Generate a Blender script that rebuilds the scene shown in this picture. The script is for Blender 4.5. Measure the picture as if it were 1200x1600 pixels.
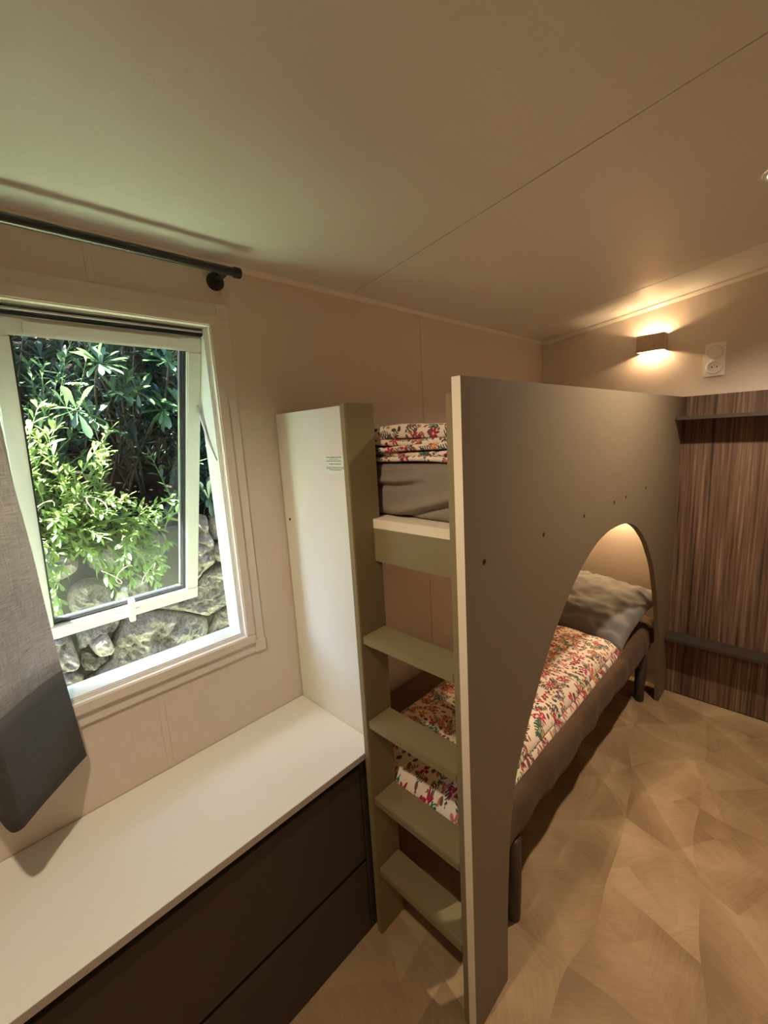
import bpy, bmesh, math, random
from mathutils import Vector, Matrix, noise, Euler

R = random.Random(7)
scene = bpy.context.scene
COL = scene.collection
for o in list(bpy.data.objects):
    bpy.data.objects.remove(o)

# ------------------------------------------------------------------ camera
cam_d = bpy.data.cameras.new('camera')
cam = bpy.data.objects.new('camera', cam_d)
COL.objects.link(cam)
CAM = Vector((1.19984, -0.74146, 1.48575))
cr, cu, cf = (Vector((0.71200, 0.69984, -0.05722)), Vector((-0.08384, 0.16564, 0.98262)), Vector((-0.69715, 0.69483, -0.17661)))
cam.matrix_world = Matrix(((cr.x, cu.x, -cf.x, CAM.x), (cr.y, cu.y, -cf.y, CAM.y), (cr.z, cu.z, -cf.z, CAM.z), (0, 0, 0, 1)))
cam_d.sensor_fit = 'HORIZONTAL'
cam_d.sensor_width = 36.0
cam_d.lens = 670.87 / 1200 * 36.0
cam_d.clip_start = 0.02
scene.camera = cam

# ------------------------------------------------------------------ light and exposure
world = bpy.data.worlds.new('sky_world')
scene.world = world
world.use_nodes = True
wn = world.node_tree
bgn = wn.nodes['Background']
sky = wn.nodes.new('ShaderNodeTexSky')
sky.sky_type = 'NISHITA'
sky.sun_disc = False
sky.sun_elevation = math.radians(58)
sky.sun_rotation = math.radians(200)
wn.links.new(sky.outputs[0], bgn.inputs[0])
bgn.inputs[1].default_value = 1.7

sun_d = bpy.data.lights.new('sun', 'SUN')
sun_d.energy = 135.0
sun_d.color = (1.0, 0.965, 0.91)
sun_d.angle = math.radians(0.6)
sun = bpy.data.objects.new('sun', sun_d)
COL.objects.link(sun)
sun.rotation_euler = Vector((0.05, 0.45, -0.89)).to_track_quat('-Z', 'Y').to_euler()

WARM = (1.0, 0.79, 0.56)
SCONCE_COL = (1.0, 0.68, 0.37)
SCONCE_W = 1.7
BUNK_W = 9.0
SPOT_FAR_W = 54.0
SPOT_NEAR_W = 27.0

vs = scene.view_settings
vs.view_transform = 'Standard'
vs.look = 'None'
vs.exposure = 0.57
vs.gamma = 1.0
vs.use_curve_mapping = False
scene.cycles.use_denoising = True
scene.cycles.max_bounces = 10
scene.cycles.diffuse_bounces = 5
scene.cycles.transparent_max_bounces = 12
scene.cycles.caustics_reflective = False
scene.cycles.caustics_refractive = False
scene.cycles.sample_clamp_indirect = 6.0

# ------------------------------------------------------------------ node helpers
class S:
    """a socket with arithmetic"""
    def __init__(s, g, k): s.g, s.k = g, k
    def _m(s, op, b=None, c=None): return s.g.math(op, s, b, c)
    def __add__(s, b): return s._m('ADD', b)
    def __radd__(s, b): return s._m('ADD', b)
    def __sub__(s, b): return s._m('SUBTRACT', b)
    def __rsub__(s, b): return s.g.math('SUBTRACT', b, s)
    def __mul__(s, b): return s._m('MULTIPLY', b)
    def __rmul__(s, b): return s._m('MULTIPLY', b)
    def __truediv__(s, b): return s._m('DIVIDE', b)
    def lt(s, b): return s._m('LESS_THAN', b)
    def gt(s, b): return s._m('GREATER_THAN', b)
    def abs(s): return s._m('ABSOLUTE')
    def fr(s): return s._m('FRACT')
    def sin(s): return s._m('SINE')
    def cos(s): return s._m('COSINE')

class G:
    def __init__(s, name):
        s.mat = bpy.data.materials.new(name)
        s.mat.use_nodes = True
        s.t = s.mat.node_tree
        s.t.nodes.clear()
        s.out = s.t.nodes.new('ShaderNodeOutputMaterial')
    def n(s, typ, **kw):
        nd = s.t.nodes.new(typ)
        for k, v in kw.items(): setattr(nd, k, v)
        return nd
    def put(s, sock, v):
        if isinstance(v, S): s.t.links.new(v.k, sock)
        elif v is not None: sock.default_value = v
    def math(s, op, a, b=None, c=None):
        nd = s.n('ShaderNodeMath', operation=op)
        for i, v in enumerate((a, b, c)):
            if v is not None: s.put(nd.inputs[i], v)
        return S(s, nd.outputs[0])
    def coord(s, kind='Object'):
        return S(s, s.n('ShaderNodeTexCoord').outputs[kind])
    def sep(s, v):
        nd = s.n('ShaderNodeSeparateXYZ'); s.put(nd.inputs[0], v)
        return [S(s, nd.outputs[i]) for i in range(3)]
    def xyz(s, x=0.0, y=0.0, z=0.0):
        nd = s.n('ShaderNodeCombineXYZ')
        for i, v in enumerate((x, y, z)): s.put(nd.inputs[i], v)
        return S(s, nd.outputs[0])
    def mapv(s, v, scale=(1, 1, 1), rot=(0, 0, 0), loc=(0, 0, 0)):
        nd = s.n('ShaderNodeMapping'); s.put(nd.inputs[0], v)
        nd.inputs['Scale'].default_value = scale; nd.inputs['Rotation'].default_value = rot; nd.inputs['Location'].default_value = loc
        return S(s, nd.outputs[0])
    def noise(s, v, scale=5, detail=3, rough=0.5, dist=0.0, col=False):
        nd = s.n('ShaderNodeTexNoise'); s.put(nd.inputs['Vector'], v)
        nd.inputs['Scale'].default_value = scale; nd.inputs['Detail'].default_value = detail
        nd.inputs['Roughness'].default_value = rough; nd.inputs['Distortion'].default_value = dist
        return S(s, nd.outputs['Color' if col else 'Fac'])
    def voro(s, v, scale=1, dims='3D', feature='F1', metric='EUCLIDEAN', rnd=1.0):
        nd = s.n('ShaderNodeTexVoronoi', voronoi_dimensions=dims, feature=feature)
        if feature != 'DISTANCE_TO_EDGE': nd.distance = metric
        s.put(nd.inputs['Vector'], v); nd.inputs['Scale'].default_value = scale; nd.inputs['Randomness'].default_value = rnd
        return nd
    def ramp(s, f, stops, interp='LINEAR'):
        nd = s.n('ShaderNodeValToRGB'); s.put(nd.inputs[0], f)
        nd.color_ramp.interpolation = interp
        el = nd.color_ramp.elements
        while len(el) < len(stops): el.new(0.5)
        for e, (p, c) in zip(el, stops):
            e.position = p; e.color = (*c, 1)
        return S(s, nd.outputs[0])
    def mix(s, f, a, b, blend='MIX'):
        nd = s.n('ShaderNodeMix', data_type='RGBA', blend_type=blend)
        s.put(nd.inputs[0], f)
        for i, v in ((6, a), (7, b)): s.put(nd.inputs[i], v if isinstance(v, S) else (*v, 1))
        return S(s, nd.outputs[2])
    def bump(s, h, strength=0.3, dist=0.01, prev=None):
        nd = s.n('ShaderNodeBump'); s.put(nd.inputs['Height'], h)
        nd.inputs['Strength'].default_value = strength; nd.inputs['Distance'].default_value = dist
        if prev: s.put(nd.inputs['Normal'], prev)
        return S(s, nd.outputs[0])
    def bsdf(s, col, rough=0.6, metal=0.0, normal=None, spec=0.5, coat=0.0, sheen=0.0, emit=None, estr=0.0, link=True):
        nd = s.n('ShaderNodeBsdfPrincipled')
        s.put(nd.inputs['Base Color'], col if isinstance(col, S) else (*col, 1))
        s.put(nd.inputs['Roughness'], rough); nd.inputs['Metallic'].default_value = metal
        nd.inputs['Specular IOR Level'].default_value = spec
        nd.inputs['Coat Weight'].default_value = coat
        nd.inputs['Sheen Weight'].default_value = sheen
        if emit: nd.inputs['Emission Color'].default_value = (*emit, 1); nd.inputs['Emission Strength'].default_value = estr
        if normal: s.put(nd.inputs['Normal'], normal)
        if link: s.t.links.new(nd.outputs[0], s.out.inputs[0])
        return nd

MATS = {}
def plain(name, col, rough=0.6, metal=0.0, var=0.05, nscale=30, bump=0.0, bscale=200, spec=0.5, coat=0.0, sheen=0.0):
    g = G(name)
    v = g.coord()
    f = g.noise(v, nscale, 3)
    c = g.mix(f, tuple(x * (1 - var) for x in col), tuple(min(1, x * (1 + var)) for x in col))
    nrm = g.bump(g.noise(v, bscale, 2), bump, 0.002) if bump else None
    g.bsdf(c, rough, metal, nrm, spec, coat, sheen)
    MATS[name] = g.mat
    return g.mat

def mk_wall(name, col, rough=0.55):
    g = G(name); v = g.coord()
    x, y, z = g.sep(v)
    streak = g.noise(g.mapv(v, (180, 180, 14)), 1.0, 3)
    c = g.mix(streak, tuple(a * 0.94 for a in col), tuple(a * 1.05 for a in col))
    g.bsdf(c, rough, normal=g.bump(streak, 0.12, 0.002), spec=0.4)
    MATS[name] = g.mat
mk_wall('wall_paper', (0.68, 0.595, 0.51))
def mk_ceiling():
    g = G('ceiling_board'); v = g.coord()
    h = g.noise(v, 140, 3, 0.6)
    h2 = g.noise(v, 9, 2)
    c = g.mix(h, (0.67, 0.66, 0.61), (0.74, 0.73, 0.68))
    r = g.math('MULTIPLY_ADD', h2, 0.12, 0.34)
    g.bsdf(c, r, normal=g.bump(h, 0.22, 0.002), spec=0.5)
    MATS['ceiling_board'] = g.mat
mk_ceiling()
def mk_floor():
    g = G('vinyl_floor'); v = g.coord()
    wob = g.noise(v, 1.7, 1, col=True)
    wx, wy, _ = g.sep(wob)
    p = g.mapv(v, (1, 1, 0), rot=(0, 0, math.radians(18)))
    x, y, _ = g.sep(p)
    x = x + wx * 0.22; y = y + wy * 0.22
    def shards(sz, skew, off, tag_):
        u = x * (1 / sz) + y * (skew / sz) + off; w = y * (1 / sz) - x * (skew * 0.4 / sz) + off * 1.7
        iu, iw = g.math('FLOOR', u), g.math('FLOOR', w)
        fu, fw = u - iu, w - iw
        wn_ = g.n('ShaderNodeTexWhiteNoise', noise_dimensions='3D'); g.put(wn_.inputs[0], g.xyz(iu, iw, tag_))
        r0 = S(g, wn_.outputs['Value'])
        flip = r0.gt(0.5)
        ff = fu * (1.0 - flip) + (1.0 - fu) * flip
        half = ff.gt(fw)
        wn2 = g.n('ShaderNodeTexWhiteNoise', noise_dimensions='3D'); g.put(wn2.inputs[0], g.xyz(iu, iw, half + 2.5 + tag_))
        a, b, c = g.sep(S(g, wn2.outputs['Color']))
        grad = g.math('ABSOLUTE', ff - fw)          # runs away from the shared diagonal
        return a, b, c, grad
    a1, b1, c1, g1 = shards(0.30, 0.45, 0.3, 0.0)
    a2, b2, c2, g2 = shards(0.21, -0.35, 5.2, 7.0)
    ang = a1 * 6.283
    ca, sa = ang.cos(), ang.sin()
    x0_, y0_, _z = g.sep(v)
    br = g.noise(g.xyz((x0_ * ca + y0_ * sa) * 11.0, (y0_ * ca - x0_ * sa) * 130.0, b1 * 9.0), 1.0, 4, 0.65)
    cloud = g.noise(v, 9.0, 4, 0.6)
    tone = c1 * 0.28 - g1 * (b1 * 0.50) + c2 * 0.18 - g2 * (b2 * 0.26) + br * 0.42 + cloud * 0.34
    col = g.ramp(tone, [(0.18, (0.25, 0.162, 0.088)), (0.48, (0.365, 0.247, 0.138)), (0.80, (0.48, 0.35, 0.215))])
    g.bsdf(col, 0.55, normal=g.bump(br, 0.12, 0.003), spec=0.3)
    MATS['vinyl_floor'] = g.mat
mk_floor()
def mk_wood():
    g = G('striped_wood'); v = g.coord()
    a = g.noise(g.mapv(v, (110, 110, 1.8)), 1.0, 3, 0.6)
    b = g.noise(g.mapv(v, (26, 26, 0.8), loc=(4, 2, 1)), 1.0, 2)
    d = g.noise(g.mapv(v, (260, 260, 9)), 1.0, 2)
    f = a * 0.62 + b * 0.30 + d * 0.12
    c = g.ramp(f, [(0.36, (0.035, 0.019, 0.013)), (0.46, (0.10, 0.058, 0.038)), (0.56, (0.165, 0.10, 0.068)), (0.68, (0.30, 0.205, 0.145))])
    g.bsdf(c, 0.5, normal=g.bump(a, 0.15, 0.003), spec=0.35)
    MATS['striped_wood'] = g.mat
mk_wood()
plain('taupe_board', (0.185, 0.147, 0.103), 0.55, var=0.05, nscale=60, bump=0.08, bscale=350, spec=0.35)
plain('cream_edge', (0.78, 0.69, 0.55), 0.5, var=0.02)
plain('olive_board', (0.22, 0.18, 0.092), 0.5, var=0.05, nscale=60, bump=0.06, bscale=350, spec=0.35)
plain('white_board', (0.80, 0.80, 0.70), 0.45, var=0.02, spec=0.4)
plain('counter_top', (0.80, 0.80, 0.735), 0.42, var=0.03, nscale=250, spec=0.45)
plain('counter_edge', (0.50, 0.46, 0.43), 0.5, var=0.03)
plain('drawer_brown', (0.060, 0.046, 0.038), 0.5, var=0.12, nscale=40, spec=0.35)
plain('shadow_gap', (0.02, 0.016, 0.013), 0.7)
plain('ledge_dark', (0.042, 0.029, 0.020), 0.7, var=0.1)
plain('trim_white', (0.78, 0.72, 0.64), 0.4, var=0.02)
plain('frame_beige', (0.72, 0.66, 0.58), 0.4, var=0.02)
plain('sash_white', (0.68, 0.68, 0.65), 0.35, var=0.02)
plain('plastic_white', (0.86, 0.84, 0.79), 0.25, var=0.01)
plain('black_metal', (0.018, 0.015, 0.013), 0.4, metal=0.4, var=0.1)
plain('rubber_black', (0.012, 0.013, 0.016), 0.35, var=0.1)
plain('steel', (0.62, 0.62, 0.63), 0.28, metal=0.9, var=0.03)
plain('sconce_metal', (0.50, 0.36, 0.28), 0.42, metal=0.1, var=0.25, nscale=70)
plain('dark_wood_leg', (0.045, 0.03, 0.022), 0.45, var=0.2)
plain('soil', (0.012, 0.010, 0.007), 1.0, var=0.5, nscale=14, bump=0.6, bscale=40, spec=0.0)
plain('lawn', (0.38, 0.50, 0.30), 0.95, var=0.3, nscale=40, bump=0.5, bscale=60)
plain('stem_green', (0.10, 0.15, 0.04), 0.6, var=0.3)
plain('stem_brown', (0.05, 0.036, 0.022), 0.8, var=0.3)
plain('dry_stem', (0.42, 0.34, 0.25), 0.8, var=0.2)
plain('petal_white', (0.88, 0.88, 0.86), 0.6, var=0.02)
plain('petal_centre', (0.45, 0.35, 0.05), 0.8, var=0.2)
plain('paper_label', (0.80, 0.88, 0.76), 0.3, var=0.01)
plain('print_ink', (0.09, 0.11, 0.08), 0.6)
plain('hole_dark', (0.01, 0.008, 0.006), 0.9)
def mk_fabric(name, c0, c1, wscale=(420, 420, 420), bump=0.25, rough=0.9, sheen=0.05):
    g = G(name); v = g.coord()
    a = g.noise(g.mapv(v, (40, 40, 700)), 1.0, 2)
    b = g.noise(g.mapv(v, (700, 700, 40)), 1.0, 2)
    cl = g.noise(v, 7, 3)
    f = a * 0.45 + b * 0.35 + cl * 0.25
    c = g.mix(g.math('MULTIPLY_ADD', f, 3.0, -1.05), c0, c1)
    g.bsdf(c, rough, normal=g.bump(a + b, bump, 0.001, ), spec=0.2, sheen=sheen)
    MATS[name] = g.mat
mk_fabric('curtain_linen', (0.20, 0.195, 0.185), (0.50, 0.49, 0.465))
mk_fabric('curtain_hem', (0.055, 0.053, 0.048), (0.085, 0.082, 0.074))
mk_fabric('brown_sheet', (0.080, 0.047, 0.028), (0.125, 0.076, 0.047), bump=0.15)
mk_fabric('grey_sheet', (0.20, 0.165, 0.13), (0.26, 0.215, 0.17), bump=0.12)
mk_fabric('grey_pillowcase', (0.14, 0.143, 0.145), (0.205, 0.207, 0.208), bump=0.12)

def mk_floral():
    g = G('floral_print')
    uv = g.mapv(g.coord('UV'), (0.80, 0.80, 0.80))
    col = g.mix(g.noise(uv, 60, 2), (0.80, 0.68, 0.55), (0.86, 0.75, 0.62))
    def cell(scale, off, rnd=0.75):
        p = g.mapv(uv, (scale, scale, 0), loc=off)
        vo = g.voro(p, 1.0, '2D', rnd=rnd)
        px, py, _ = g.sep(p)
        qx, qy, _ = g.sep(S(g, vo.outputs['Position']))
        r0, r1, r2 = g.sep(S(g, vo.outputs['Color']))
        dx, dy = px - qx, py - qy
        a = r0 * 6.2832
        c, s = a.cos(), a.sin()
        return dx * c + dy * s, dy * c - dx * s, r1, r2
    def both(*m):
        o = m[0]
        for k in m[1:]: o = o * k
        return o
    # small berries and buds
    for sc, off, c0, c1, keep in ((62, (1.3, 7.1, 0), (0.42, 0.04, 0.05), (0.60, 0.20, 0.05), 0.42), (55, (8.2, 3.3, 0), (0.07, 0.07, 0.075), (0.20, 0.10, 0.07), 0.42)):
        u, v, r1, r2 = cell(sc, off)
        m = both((u * u * 0.35 + v * v).lt(0.045), r1.lt(keep))
        col = g.mix(m, col, g.mix(r2, c0, c1))
    # feathery sprigs
    for sc, off, c0, c1, keep in ((23, (2.2, 5.5, 0), (0.045, 0.055, 0.075), (0.10, 0.10, 0.09), 0.72), (26, (9.7, 1.1, 0), (0.045, 0.05, 0.06), (0.22, 0.11, 0.06), 0.72), (17, (4.1, 8.8, 0), (0.010, 0.13, 0.06), (0.03, 0.20, 0.10), 0.40)):
        u, v, r1, r2 = cell(sc, off)
        av = (v + u * u * 0.25).abs()
        env = av.lt(0.22 * (1.0 - (u * 2.1).abs()) + 0.02)
        strp = (u * 7.0 - av * 4.5).fr().lt(0.50)
        leaf = both(env, strp, u.abs().lt(0.46))
        stem = both(av.lt(0.018), u.abs().lt(0.48))
        m = both(g.math('MAXIMUM', leaf, stem), r1.lt(keep))
        col = g.mix(m, col, g.mix(r2, c0, c1))
    # flowers and tulip heads
    for sc, off, np_, keep in ((21, (6.4, 2.9, 0), 5.0, 0.46), (27, (3.8, 9.3, 0), 3.0, 0.40), (19, (0.7, 4.6, 0), 7.0, 0.26)):
        u, v, r1, r2 = cell(sc, off)
        rr = g.math('SQRT', u * u + v * v)
        th = g.math('ARCTAN2', v, u)
        lim = 0.20 + 0.11 * (th * np_).cos()
        m = both(rr.lt(lim), r1.lt(keep))
        fc = g.ramp(r2, [(0.0, (0.40, 0.015, 0.06)), (0.35, (0.50, 0.03, 0.09)), (0.62, (0.60, 0.17, 0.16)), (0.90, (0.58, 0.22, 0.06))], 'CONSTANT')
        col = g.mix(m, col, fc)
        col = g.mix(both(rr.lt(0.055), r1.lt(keep)), col, (0.75, 0.45, 0.25))
    g.bsdf(col, 0.85, normal=g.bump(g.noise(uv, 60, 3), 0.25, 0.004), spec=0.2, sheen=0.1)
    MATS['floral_print'] = g.mat
mk_floral()
def mk_stone():
    g = G('rubble_stone')
    inf = g.n('ShaderNodeObjectInfo')
    rnd = S(g, inf.outputs['Random'])
    v = g.coord()
    a = g.noise(v, 11, 5, 0.65)
    b = g.noise(v, 75, 5, 0.8)
    c = g.ramp(a * 0.42 + b * 0.58, [(0.33, (0.045, 0.037, 0.035)), (0.47, (0.20, 0.168, 0.165)), (0.60, (0.40, 0.35, 0.345))])
    pit_shade = S(g, g.voro(g.mapv(v, (1, 1, 1), loc=(2, 3, 4)), 95, rnd=1.0).outputs['Distance'])  # dark pits: shade of small hollows painted into the colour, no relief
    c = g.mix(pit_shade.lt(0.22) * 0.6, c, (0.05, 0.042, 0.038))
    c = g.mix(rnd * 0.35, c, (0.25, 0.20, 0.15))
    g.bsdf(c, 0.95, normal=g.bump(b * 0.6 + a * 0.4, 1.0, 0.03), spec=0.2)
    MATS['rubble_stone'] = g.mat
mk_stone()
plain('mortar', (0.06, 0.054, 0.045), 0.95, var=0.4, nscale=20, bump=0.8, bscale=60)
def mk_leaf(name, c0, c1, rough=0.45, trans=0.35):
    g = G(name)
    inf = g.n('ShaderNodeObjectInfo')
    f = S(g, inf.outputs['Random'])
    v = g.coord()
    f2 = f * 0.7 + g.noise(v, 9, 2) * 0.4
    c = g.mix(f2, c0, c1)
    p = g.bsdf(c, rough, spec=0.5, link=False)
    t = g.n('ShaderNodeBsdfTranslucent')
    g.put(t.inputs[0], g.mix(0.5, c, (min(1, c1[0] * 1.4), min(1, c1[1] * 1.3), c1[2])))
    mx = g.n('ShaderNodeMixShader'); mx.inputs[0].default_value = trans
    g.t.links.new(p.outputs[0], mx.inputs[1]); g.t.links.new(t.outputs[0], mx.inputs[2])
    g.t.links.new(mx.outputs[0], g.out.inputs[0])
    MATS[name] = g.mat
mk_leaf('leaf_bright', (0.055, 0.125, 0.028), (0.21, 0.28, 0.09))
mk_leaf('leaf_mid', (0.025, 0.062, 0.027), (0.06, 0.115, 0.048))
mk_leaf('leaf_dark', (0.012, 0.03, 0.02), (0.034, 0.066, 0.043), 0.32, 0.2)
def mk_glass():
    g = G('window_glass')
    tr = g.n('ShaderNodeBsdfTransparent'); tr.inputs[0].default_value = (0.93, 0.96, 0.95, 1)
    gl = g.n('ShaderNodeBsdfGlossy'); gl.inputs['Roughness'].default_value = 0.0
    fr = g.n('ShaderNodeFresnel'); fr.inputs[0].default_value = 1.5
    mx = g.n('ShaderNodeMixShader')
    g.put(mx.inputs[0], g.math('MULTIPLY_ADD', S(g, fr.outputs[0]), 0.65, 0.0))
    g.t.links.new(tr.outputs[0], mx.inputs[1]); g.t.links.new(gl.outputs[0], mx.inputs[2])
    g.t.links.new(mx.outputs[0], g.out.inputs[0])
    MATS['window_glass'] = g.mat
mk_glass()
def mk_emit(name, col, st):
    g = G(name)
    e = g.n('ShaderNodeEmission'); e.inputs[0].default_value = (*col, 1); e.inputs[1].default_value = st
    g.t.links.new(e.outputs[0], g.out.inputs[0]); MATS[name] = g.mat
mk_emit('bulb_glow', (1.0, 0.78, 0.5), 22.0)

# ------------------------------------------------------------------ object helpers
def link(name, me, parent=None, loc=None):
    o = bpy.data.objects.new(name, me)
    COL.objects.link(o)
    if parent:
        o.parent = parent
        b = wloc(parent)
        if loc is None and me is not None:
            me.transform(Matrix.Translation(-b))
        elif loc is not None:
            o.location = Vector(loc) - b
    elif loc is not None:
        o.location = loc
    return o
def wloc(o):
    v = o.location.copy()
    while o.parent:
        o = o.parent; v += o.location
    return v
def setm(me, *mats):
    for m in mats: me.materials.append(MATS[m])
def empty(name, loc, label, cat, group=None):
    o = bpy.data.objects.new(name, None); COL.objects.link(o); o.location = loc
    o.empty_display_size = 0.05
    return tag(o, label, cat, group)
def tag(o, label=None, cat=None, group=None, kind=None):
    if label: o['label'] = label
    if cat: o['category'] = cat
    if group: o['group'] = group
    if kind: o['kind'] = kind
    return o
def finish(bm, name, mat, parent=None, smooth=False, mats=None):
    bmesh.ops.recalc_face_normals(bm, faces=bm.faces)
    me = bpy.data.meshes.new(name)
    bm.to_mesh(me); bm.free()
    setm(me, *(mats or [mat]))
    if smooth:
        for p in me.polygons: p.use_smooth = True
    return link(name, me, parent)
def bbox(bm, x0, x1, y0, y1, z0, z1):
    vs_ = [bm.verts.new((x, y, z)) for x in (x0, x1) for y in (y0, y1) for z in (z0, z1)]
    for f in ((0, 1, 3, 2), (4, 6, 7, 5), (0, 4, 5, 1), (2, 3, 7, 6), (0, 2, 6, 4), (1, 5, 7, 3)):
        bm.faces.new([vs_[i] for i in f])
    return vs_
def box(name, x0, x1, y0, y1, z0, z1, mat, parent=None, bevel=0.0, seg=2):
    bm = bmesh.new(); bbox(bm, x0, x1, y0, y1, z0, z1)
    if bevel:
        bmesh.ops.recalc_face_normals(bm, faces=bm.faces)
        bmesh.ops.bevel(bm, geom=list(bm.edges), offset=bevel, segments=seg, affect='EDGES')
    return finish(bm, name, mat, parent)
def prism(bm, poly, axis, a, b):
    """poly: 2D points; axis: extrusion axis"""
    def P(p, h):
        return {'x': (h, p[0], p[1]), 'y': (p[0], h, p[1]), 'z': (p[0], p[1], h)}[axis]
    A = [bm.verts.new(P(p, a)) for p in poly]; B = [bm.verts.new(P(p, b)) for p in poly]
    bm.faces.new(A); bm.faces.new(list(reversed(B)))
    n = len(poly)
    for i in range(n):
        j = (i + 1) % n
        bm.faces.new((A[i], B[i], B[j], A[j]))
def tube(bm, pts, rad, seg=8, cap=True):
    pts = [Vector(p) for p in pts]
    rings = []
    up = Vector((0.137, 0.291, 0.947))
    for i, p in enumerate(pts):
        t = (pts[min(i + 1, len(pts) - 1)] - pts[max(i - 1, 0)]).normalized()
        a = t.cross(up)
        if a.length < 1e-4: a = t.cross(Vector((1, 0, 0)))
        a.normalize(); b = t.cross(a)
        r = rad[i] if isinstance(rad, (list, tuple)) else rad
        rings.append([bm.verts.new(p + (a * math.cos(k * 2 * math.pi / seg) + b * math.sin(k * 2 * math.pi / seg)) * r) for k in range(seg)])
    for r0, r1 in zip(rings, rings[1:]):
        for k in range(seg):
            bm.faces.new((r0[k], r0[(k + 1) % seg], r1[(k + 1) % seg], r1[k]))
    if cap:
        bm.faces.new(list(reversed(rings[0]))); bm.faces.new(rings[-1])
def disc_ring(bm, c, axis, prof, seg=28):
    """lathe: prof = [(radius, height along axis)]"""
    c = Vector(c); axis = Vector(axis).normalized()
    a = axis.orthogonal().normalized(); b = axis.cross(a)
    rings = []
    for r, h in prof:
        if r < 1e-6: rings.append([bm.verts.new(c + axis * h)])
        else: rings.append([bm.verts.new(c + axis * h + (a * math.cos(k * 2 * math.pi / seg) + b * math.sin(k * 2 * math.pi / seg)) * r) for k in range(seg)])
    for r0, r1 in zip(rings, rings[1:]):
        for k in range(seg):
            q = [r0[k % len(r0)], r0[(k + 1) % len(r0)], r1[(k + 1) % len(r1)], r1[k % len(r1)]]
            u = []
            for v in q:
                if v not in u: u.append(v)
            if len(u) > 2: bm.faces.new(u)
def nz(v, s=1.0): return noise.noise(Vector(v) * s)

# ------------------------------------------------------------------ dimensions
D, H, SL = 1.881, 1.9736, 0.1307          # far wall, eaves height, ceiling slope
XR, YB = 2.35, -1.85                      # right and back walls
X2, TP, ZP = 0.729, 0.020, 1.585          # big bunk side panel
XS = 0.398                                # ladder post face
ZC, XC = 0.607, 0.375                     # counter
def zc(x): return H + SL * x

# ------------------------------------------------------------------ room shell
fl = box('floor', -0.08, XR, YB, D, -0.05, 0.0, 'vinyl_floor'); tag(fl, 'beige vinyl floor printed with brushed angular patches', 'floor', kind='structure')

def ring_wall(name, holes_mat):
    # window wall with the opening
    bm = bmesh.new()
    y0, y1, z0, z1 = YB, D, -0.05, H + 0.004
    a0, a1, b0, b1 = -0.655, -0.186, 0.903, 1.805
    for (p, q, r, s) in ((y0, a0, z0, z1), (a1, y1, z0, z1), (a0, a1, z0, b0), (a0, a1, b1, z1)):
        bbox(bm, -0.08, 0.0, p, q, r, s)
    bmesh.ops.remove_doubles(bm, verts=bm.verts, dist=1e-5)
    return finish(bm, name, holes_mat)
wl = ring_wall('wall_left', 'wall_paper'); tag(wl, 'beige papered wall holding the tilted window', 'wall', kind='structure')
# batten joints on the window wall
for yy, za, zb in ((0.734, 0.0, H - 0.012), (-0.441, 1.866, H - 0.012), (-0.441, ZC + 0.001, 0.836)):
    box('joint_strip', 0.0, 0.0018, yy - 0.008, yy + 0.008, za, zb, 'wall_paper', wl, 0.0006, 1)

bm = bmesh.new(); prism(bm, [(-0.08, -0.05), (XR + 0.08, -0.05), (XR + 0.08, zc(XR + 0.08)), (-0.08, zc(-0.08))], 'y', D, D + 0.08)
wf = finish(bm, 'wall_far', 'wall_paper'); tag(wf, 'beige papered end wall behind the bunk and headboard', 'wall', kind='structure')
bm = bmesh.new(); prism(bm, [(-0.08, -0.05), (XR + 0.08, -0.05), (XR + 0.08, zc(XR + 0.08)), (-0.08, zc(-0.08))], 'y', YB - 0.08, YB)
wb = finish(bm, 'wall_back', 'wall_paper'); tag(wb, 'beige papered wall behind the viewer', 'wall', kind='structure')
bm = bmesh.new(); bbox(bm, XR, XR + 0.08, YB, D, -0.05, zc(XR))
wr = finish(bm, 'wall_right', 'wall_paper'); tag(wr, 'beige papered wall on the right of the room', 'wall', kind='structure')

# ceiling: three sloping boards with open joints on a slab
def slope_slab(name, y0, y1, dz0, dz1, mat, parent=None, x0=-0.08, x1=XR + 0.08):
    bm = bmesh.new()
    prism(bm, [(x0, zc(x0) + dz0), (x1, zc(x1) + dz0), (x1, zc(x1) + dz1), (x0, zc(x0) + dz1)], 'y', y0, y1)
    return finish(bm, name, mat, parent)
ce = slope_slab('ceiling', YB - 0.08, D + 0.08, 0.006, 0.06, 'ceiling_board'); tag(ce, 'sloping off-white ceiling with long panel joints', 'ceiling', kind='structure')
for ya, yb, dz in ((YB, 0.347, 0.0), (0.351, 1.531, 0.0), (1.5315, D, 0.0)):
    slope_slab('ceiling_panel', ya, yb, dz, 0.0059, 'ceiling_board', ce, 0.0, XR)
slope_slab('joint_highlight', 1.5265, 1.5345, -0.0012, 0.0, 'plastic_white', ce, 0.012, XR)  # flat whiter strip: the highlight along this joint is put in as colour
bm = bmesh.new(); prism(bm, [(-0.27, zc(-0.27) + 0.061), (XR + 0.3, zc(XR + 0.3) + 0.061), (XR + 0.3, zc(XR + 0.3) + 0.12), (-0.27, zc(-0.27) + 0.12)], 'y', YB - 0.3, D + 0.3)  # roof is out of view; its eave is added to keep sun off the sill
tag(finish(bm, 'roof', 'frame_beige'), 'sloping cabin roof with an unseen eave added to shade the window', 'roof', kind='structure')
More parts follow.
